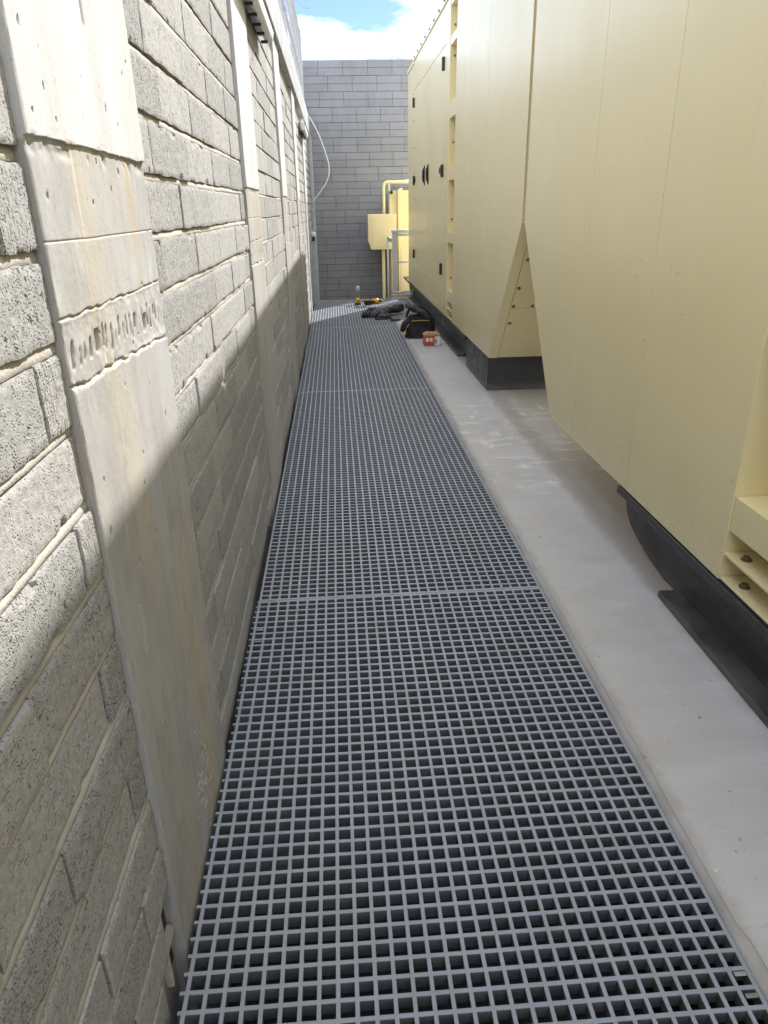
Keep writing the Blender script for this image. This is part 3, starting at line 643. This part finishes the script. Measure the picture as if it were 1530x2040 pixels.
    if plinth:
        m = MB(); m.prism([(0.985, .003), (sa - .012, .003), (sa - .012, .308), (0.985, .308)], lambda s, z: P(s, XF + .016, z), lambda s, z: P(s, XB - .1, z)); part(m, 'plinth', M_SKID, None, .004)
    return g
def put_child(o, parent):
    o.parent = parent
    o.matrix_parent_inverse = (Matrix.Translation(parent.parent.location) @ parent.matrix_parent_inverse).inverted() if parent.parent else Matrix.Identity(4)
    return o
generator(5.005, -1, 8.5, 'nearest cream generator enclosure, filling the right edge of the picture', False)
generator(5.080, 1, 7.85, 'farther cream generator enclosure with black door handles and hinges', True, 0.9)

# ------------------------------------------------------------------ far end: cabinet, pipe, tank, gate, steps
m = MB(); m.prism([(0.63, 1.40), (1.16, 1.40), (1.16, .785), (0.675, .785), (0.655, .87), (0.625, .93)], lambda x, z: (x, 13.98, z), lambda x, z: (x, 14.55, z))
cb = m.build('control_cabinet', M_PAINT, None, .012)
cab = thing('control_cabinet', 'cream box cabinet with chamfered lower corner near the far wall', 'cabinet', (0.9, 14.2, 0.78)); cb.name = 'cabinet_body'; put(cb, cab)
m = MB(); m.box(0.70, 1.10, 13.972, 13.979, 0.83, 1.36); put(m.build('front_plate', M_PAINT, None, .004), cab)
m = MB(); m.box(0.90, 0.96, 14.3, 14.36, -1.1, 0.784); put(m.build('leg', M_PAINT, None, .003), cab)
m = MB(); m.box(1.08, 1.14, 14.3, 14.36, -1.1, 0.784); put(m.build('leg', M_PAINT, None, .003), cab)
pts = [(0.945, 14.2, 1.402)] + [(0.945, 14.2, z) for z in (1.6, 1.84)]
for k in range(1, 7): q = math.pi / 2 * k / 6; pts.append((0.945 + 0.075 * (1 - math.cos(q)), 14.2, 1.865 + 0.075 * math.sin(q)))
pts += [(1.2, 14.2, 1.94), (1.55, 14.2, 1.94)]
tag(MB().tube(pts, 0.029, 12).build('bent_pipe', M_PAINT, None, 0, True), 'cream pipe rising from the cabinet and bending towards the generator', 'pipe')
tk = thing('fuel_tank', 'cream tank with rounded top standing behind the cabinet', 'tank', (1.4, 14.5, -1.1))
prof = [(1.06, -1.09), (1.06, 1.70)] + [(1.06 + .1 * (1 - math.cos(a)), 1.70 + .1 * math.sin(a)) for a in [math.pi / 2 * k / 5 for k in range(1, 6)]] + [(2.0, 1.80), (2.0, -1.09)]
put(MB().prism(prof, lambda x, z: (x, 14.36, z), lambda x, z: (x, 14.80, z)).build('tank_body', M_PAINT), tk)
prof2 = [(1.175 + .1 * (1 - math.cos(a)), 1.74 + .1 * math.sin(a)) for a in [math.pi / 2 * k / 5 for k in range(0, 6)]]
put(MB().prism([(1.21, -1.0), (1.21, 1.74), (1.215, 1.82), (1.30, 1.85), (1.30, -1.0)], lambda x, z: (x, 14.24, z), lambda x, z: (x, 14.359, z)).build('edge_rail', M_PAINT, None, .01), tk)
m = MB(); m.tube([(1.05, 14.3, 1.93), (1.05, 14.3, 1.80), (1.10, 14.3, 1.765)], .022, 10); put(m.build('valve', M_PAINT, None, 0, True), tk)
m = MB(); m.tube([(1.09, 14.28, 1.765), (1.09, 14.20, 1.765)], .03, 10); m.box(1.075, 1.105, 14.18, 14.2, 1.74, 1.80); put(m.build('valve_wheel', M_BLACK), tk)
gt = thing('handrail_gate', 'off white steel handrail frame beside the steps at the far end', 'handrail', (1.1, 13.05, 0.1))
put(MB().box(1.005, 1.090, 13.02, 13.07, 0.142, 1.10).build('post', M_STEELW, None, .006), gt)
put(MB().box(0.995, 1.42, 13.01, 13.075, 1.102, 1.15).build('top_rail', M_STEELW, None, .006), gt)
put(MB().box(1.092, 1.42, 13.03, 13.06, 1.050, 1.09).build('under_rail', M_STEELW, None, .004), gt)
put(MB().box(1.092, 1.42, 13.03, 13.06, 0.605, 0.64).build('mid_rail', M_STEELW, None, .004), gt)
put(MB().box(1.36, 1.42, 13.03, 13.06, 0.142, 0.60).build('post', M_STEELW, None, .004), gt)
put(MB().box(0.97, 1.00, 13.04, 13.9, 0.95, 1.02).build('return_rail', M_GREYPVC, None, .004), gt)
put(MB().box(0.965, 1.002, 13.86, 13.90, -1.09, 0.94).build('post', M_GREYPVC, None, .004), gt)
stp = thing('step_unit', 'three stacked grey metal step slats below the handrail', 'step', (1.2, 13.0, 0.0))
for k in range(3):
    put(MB().box(0.965, 1.50, 13.0 + 0.012 * k, 13.10, 0.004 + 0.046 * k, 0.032 + 0.046 * k).build('slat', M_STEELW, None, .004), stp)
for xx in (0.975, 1.47): put(MB().box(xx, xx + .02, 13.02 + .03, 13.09, 0.0, 0.14).build('bracket', M_SKID), stp)

# grey post with a white cap by the left wall
ps = thing('cable_post', 'grey square post with white cap at the end of the left wall', 'post', (-0.352, 12.60, -0.1))
put(MB().box(-0.392, -0.312, 12.56, 12.64, -0.05, 1.10).build('post', M_GREYPVC, None, .006), ps)
put(MB().tube([(-0.352, 12.585, 1.085), (-0.352, 12.585, 1.13), (-0.352, 12.585, 1.155), (-0.352, 12.585, 1.165)], [.044, .044, .036, .01], 16).build('cap', M_WHITE, None, 0, True), ps)
put(MB().box(-0.380, -0.330, 12.545, 12.561, 1.02, 1.08).build('sensor', M_BLACK, None, .004), ps)
tag(MB().box(-0.40, -0.338, 14.02, 14.10, -1.09, 2.70).build('downpipe', M_GREYPVC, None, .01), 'grey square downpipe in the far left corner', 'downpipe')
m = MB(); cp = [(-0.36, 13.95, 3.00), (-0.224, 13.95, 2.762), (-0.123, 13.95, 2.501), (-0.052, 13.95, 2.259), (-0.046, 13.95, 2.15), (-0.062, 13.95, 2.05), (-0.126, 13.95, 1.915), (-0.243, 13.95, 1.771), (-0.372, 13.98, 1.632)]
def smooth_pts(p, n=6):
    p = [Vector(q) for q in p]; out = []
    for i in range(len(p) - 1):
        a, b, c, d = p[max(i - 1, 0)], p[i], p[i + 1], p[min(i + 2, len(p) - 1)]
        for k in range(n):
            t = k / n; out.append(0.5 * ((2 * b) + (c - a) * t + (2 * a - 5 * b + 4 * c - d) * t * t + (3 * b - a - 3 * c + d) * t ** 3))
    return out + [p[-1]]
tag(m.tube(smooth_pts(cp), 0.011, 8).build('loose_cable', M_WHITE, None, 0, True), 'white cable hanging in a loop from the beam to the wall', 'cable')

# ------------------------------------------------------------------ wall lights
def wall_light(ya, yb, label):
    zc = 2.50; t = thing('wall_light', label, 'light', (-0.38, (ya + yb) / 2, zc), 'white batten lights on the block wall')
    put(MB().box(WX + 0.004, -0.378, ya + .06, yb - .06, zc - .02, zc + .055).build('base', M_GREYPVC, None, .004), t)
    put(MB().prism([(-.378, zc - .035), (-.352, zc - .05), (-.325, zc - .035), (-.318, zc + .01), (-.335, zc + .05), (-.378, zc + .06)], lambda x, z: (x, ya, z), lambda x, z: (x, yb, z)).build('diffuser', M_WHITE, None, .008), t)
    n = 6
    for k in range(n):
        y = ya + .1 + (yb - ya - .2) * k / (n - 1); put(MB().box(-.392, -.350, y - .012, y + .012, zc - .062, zc - .048).build('clip', M_BLACK, None, .002), t)
    put(MB().tube([(-.39, yb - .03, zc + .05), (-.39, yb - .03, ZTOP)], .012, 8).build('conduit', M_WHITE, None, 0, True), t)
wall_light(3.85, 5.12, 'nearer white batten light high on the block wall')
wall_light(10.35, 11.60, 'farther white batten light near the end of the block wall')
# ------------------------------------------------------------------ fence on the beam
fc = thing('mesh_fence', 'pale wire mesh fence with curved tines on top of the left wall', 'fence', (-0.46, 8, bmz))
FT = 4.30
for y in (3.2, 5.2, 7.3, 9.6, 11.6, 13.0, 14.7):
    put(MB().box(-0.50, -0.44, y, y + 0.06, bmz + .002, FT + (0.12 if y > 14 else 0.02)).build('post', M_STEELW if y < 14 else M_GREYPVC, None, .004), fc)
for z in (bmz + .10, bmz + .55, FT - .05):
    put(MB().box(-0.475, -0.445, 2.0, 14.7, z, z + .035).build('rail', M_STEELW, None, .003), fc)
m = MB()
y = 2.0
while y < 14.7: m.box(-.441, -.436, y, y + .005, bmz + .02, FT); y += 0.20
z = bmz + .06
while z < FT: m.box(-.436, -.431, 2.0, 14.7, z, z + .005); z += .22
w = put(m.build('wire_mesh', M_WIRE), fc); w['kind'] = 'stuff'
for k, y in enumerate((5.6, 6.4, 7.3, 8.1, 9.2, 10.0, 11.0, 12.2, 13.2, 14.2)):
    pts = [(-.436, y, FT - .02), (-.40, y, FT - .03), (-.34, y, FT - .075), (-.28, y, FT - .115), (-.235, y, FT - .125), (-.20, y, FT - .105)]
    put(MB().tube(smooth_pts(pts, 4), .0055, 6).build('tine', M_WIRE), fc)

# ------------------------------------------------------------------ tool bag, box, clutter, cordless tools
def blob(fn, nu, nv, name, mat, parent=None):
    P = np.array([[fn(i / (nu - 1), j / nv * 2 * math.pi) for i in range(nu)] for j in range(nv + 1)])
    me = grid_mesh(name, P, mat); o = link(name, me, None)
    if parent: put(o, parent)
    return o
BX, BY = 1.005, 8.98
bag = thing('tool_bag', 'slumped black canvas tool bag with yellow piping on the concrete floor', 'bag', (BX, BY, 0))
def bag_fn(t, a):
    z = 0.005 + 0.27 * t; wx = (0.155 + 0.03 * math.sin(math.pi * t) - 0.03 * t); wy = 0.145 - 0.04 * t
    if t >= 0.999: wx = wy = 0.01
    ca, sa_ = math.cos(a), math.sin(a); e = 0.45
    x = math.copysign(abs(ca) ** e, ca) * wx; y = math.copysign(abs(sa_) ** e, sa_) * wy
    w = 0.010 * math.sin(5 * a + 7 * t) + 0.007 * math.sin(11 * a - 5 * t)
    return (BX + x + w + 0.03 * t, BY + y + w, z + 0.008 * math.sin(3 * a))
blob(bag_fn, 14, 40, 'bag_body', M_FABRIC, bag)
def flap_fn(t, a):
    r = 1 - (2 * t - 1) ** 2; r = max(r, 0) ** 0.5; u = 2 * t - 1
    x = BX - 0.03 + u * 0.17 + 0.03; z = 0.285 - 0.10 * u * 1.0 + 0.045 * (1 - u * u) + math.sin(a) * r * 0.05; y = BY - .03 + math.cos(a) * r * 0.13
    return (x, y, z + 0.012 * math.sin(9 * u + 2 * a))
blob(flap_fn, 18, 20, 'flap', M_FABRIC2, bag)
def pocket_fn(t, a):
    u = 2 * t - 1; r = max(1 - u ** 4, 0) ** 0.5
    return (BX - 0.165 + math.cos(a) * r * 0.06 + 0.02 * u, BY - .06 + math.sin(a) * r * 0.09, 0.16 + u * 0.075 + 0.02 * math.cos(a))
blob(pocket_fn, 12, 18, 'side_pocket', M_FABRIC, bag)
m = MB(); m.tube(smooth_pts([(BX - .10, BY - .148, .215), (BX - .03, BY - .158, .222), (BX + .05, BY - .158, .222), (BX + .12, BY - .145, .215)]), .005, 6); put(m.build('piping', M_PIPING), bag)
m = MB(); m.tube(smooth_pts([(BX - .165, BY - .13, .05), (BX - .17, BY - .14, .10), (BX - .15, BY - .145, .15), (BX - .125, BY - .14, .18)]), .006, 6); put(m.build('piping', M_PIPING), bag)
m = MB(); m.tube(smooth_pts([(BX + .17, BY - .05, .02), (BX + .20, BY - .04, .10), (BX + .19, BY - .02, .20), (BX + .14, BY, .29), (BX + .05, BY, .36), (BX - .04, BY - .02, .37), (BX - .12, BY - .03, .33), (BX - .15, BY - .04, .25)]), .016, 6); put(m.build('strap', M_FABRIC, None, 0, True), bag)

bxo = thing('fixings_box', 'small orange red cardboard box with white label squares on the floor', 'box', (1.09, 8.36, 0))
put(MB().box(1.005, 1.128, 8.30, 8.46, 0.004, 0.118).build('carton', M_ORANGE, None, .002), bxo)
put(MB().box(1.1285, 1.19, 8.302, 8.458, 0.004, 0.112).build('white_side', M_WHITE, None, .002), bxo)
put(MB().prism([(1.000, .1185), (1.192, .1185), (1.185, .140), (1.05, .148), (1.000, .128)], lambda x, z: (x, 8.30, z), lambda x, z: (x, 8.47, z)).build('lid', M_CARD, None, .002), bxo)
for xx in (1.024, 1.068): put(MB().box(xx, xx + .033, 8.2975, 8.2995, .055, .095).build('label', M_WHITE), bxo)
put(MB().tube([(1.128, 8.2985, .055), (1.128, 8.2955, .055)], .028, 16).build('seal', M_CARD), bxo)

def heap(pts, rad, seed, name, mat, parent, flat=0.55):
    pts = smooth_pts(pts, 8); n = 30; rows = []
    for i, p in enumerate(pts):
        t = i / (len(pts) - 1); R = rad * (max(0.0, 1 - (2 * t - 1) ** 6)) ** 0.5
        row = []
        for k in range(n + 1):
            a = 2 * math.pi * (k % n) / n; q = R * (0.65 + 0.5 * float(vnoise(math.cos(a) * 2 + 9, t * 7 + math.sin(a) * 2, seed)) + 0.42 * float(vnoise(math.cos(a) * 5 + 9, t * 19 + math.sin(a) * 5, seed + 4)))
            row.append((p.x + 0.25 * q * math.cos(a), p.y + q * math.cos(a), max(0.004, p.z + flat * q * math.sin(a))))
        rows.append(row)
    return put(link(name, grid_mesh(name, np.array(rows), mat), None), parent)
cl = thing('work_clothes', 'crumpled grey and brown work jacket lying on the far grating', 'clothes', (0.65, 10.9, 0))
heap([(0.50, 10.80, .03), (0.62, 10.86, .05), (0.74, 10.90, .05), (0.80, 10.95, .04)], .12, 3, 'jacket', M_CLOTH1, cl)
heap([(0.70, 10.95, .05), (0.82, 10.98, .08), (0.93, 11.02, .09), (1.02, 11.1, .08)], .10, 5, 'sleeve', M_CLOTH2, cl)
heap([(0.60, 10.72, .02), (0.70, 10.70, .03), (0.80, 10.74, .02)], .05, 12, 'glove', M_CLOTH1, cl, .6)
heap([(0.36, 10.80, .03), (0.43, 10.82, .04), (0.52, 10.84, .03)], .07, 8, 'sleeve', M_CLOTH2, cl, .7)
heap([(0.42, 10.90, .06), (0.52, 10.93, .07), (0.62, 10.95, .06)], .06, 9, 'collar', M_FABRIC, cl, .7)
pl = thing('pry_bar', 'short black tool lying in front of the work clothes', 'tool', (0.66, 10.55, 0))
put(MB().tube(smooth_pts([(0.54, 10.52, .014), (0.62, 10.53, .015), (0.72, 10.52, .015)]), .013, 8).build('handle', M_RUBBER, None, 0, True), pl)
put(MB().obox((0.755, 10.525, .012), Vector((.045, .01, 0)), Vector((-.004, .02, 0)), Vector((0, 0, .008))).build('head', M_RUBBER, None, .003), pl)
pl2 = thing('pliers', 'black handled pliers at the edge of the grating beside the bag', 'tool', (0.80, 10.35, 0))
for s_ in (-1, 1): put(MB().tube(smooth_pts([(0.76, 10.35 + .01 * s_, .012), (0.82, 10.36 + .035 * s_, .012), (0.90, 10.40 + .02 * s_, .012)]), .010, 8).build('handle', M_RUBBER, None, 0, True), pl2)
put(MB().box(0.715, 0.765, 10.338, 10.362, .004, .02).build('jaw', M_ZINC, None, .003), pl2)

lp = thing('cordless_lamp', 'yellow and black cordless work lamp standing upright on the far grating', 'lamp', (0.35, 12.35, 0))
put(MB().box(0.300, 0.402, 12.30, 12.40, .003, .032).build('battery', M_BLACK, None, .008), lp)
put(MB().prism([(0.305, .033), (0.397, .033), (0.385, .085), (0.368, .105), (0.334, .105), (0.317, .085)], lambda x, z: (x, 12.305, z), lambda x, z: (x, 12.395, z)).build('body', M_YELLOW, None, .008), lp)
put(MB().tube([(0.351, 12.304, .062), (0.351, 12.296, .062)], .014, 10).build('knob', M_BLACK), lp)
for s_ in (-1, 1): put(MB().tube(smooth_pts([(0.351 + .022 * s_, 12.35, .10), (0.351 + .027 * s_, 12.35, .16), (0.351 + .018 * s_, 12.35, .235)]), .007, 6).build('arm', M_ZINC), lp)
put(MB().tube([(0.351, 12.40, .262), (0.351, 12.375, .262), (0.351, 12.34, .262), (0.351, 12.315, .262), (0.351, 12.31, .262)], [.01, .028, .040, .040, .034], 16).build('lamp_head', M_GREYPVC, None, 0, True), lp)
dr = thing('cordless_drill', 'yellow and black cordless drill lying on its side on the far grating', 'drill', (0.6, 12.4, 0))
put(MB().tube([(0.60, 12.40, .045), (0.61, 12.40, .045), (0.70, 12.405, .045), (0.715, 12.405, .045)], [.03, .042, .042, .028], 14).build('motor_housing', M_YELLOW, None, 0, True), dr)
put(MB().tube([(0.715, 12.405, .045), (0.755, 12.407, .045), (0.765, 12.407, .045)], [.027, .024, .012], 12).build('chuck', M_BLACK, None, 0, True), dr)
put(MB().tube([(0.765, 12.407, .045), (0.80, 12.408, .045)], .005, 8).build('drill_bit', M_ZINC), dr)
put(MB().tube(smooth_pts([(0.635, 12.395, .045), (0.60, 12.33, .04), (0.555, 12.28, .036)]), .022, 10).build('grip', M_BLACK, None, 0, True), dr)
put(MB().obox((0.52, 12.27, .040), Vector((.045, .03, 0)), Vector((-.028, .042, 0)), Vector((0, 0, .034))).build('battery', M_BLACK, None, .008), dr)
put(MB().obox((0.515, 12.27, .0765), Vector((.03, .02, 0)), Vector((-.019, .028, 0)), Vector((0, 0, .002))).build('battery_label', M_YELLOW), dr)
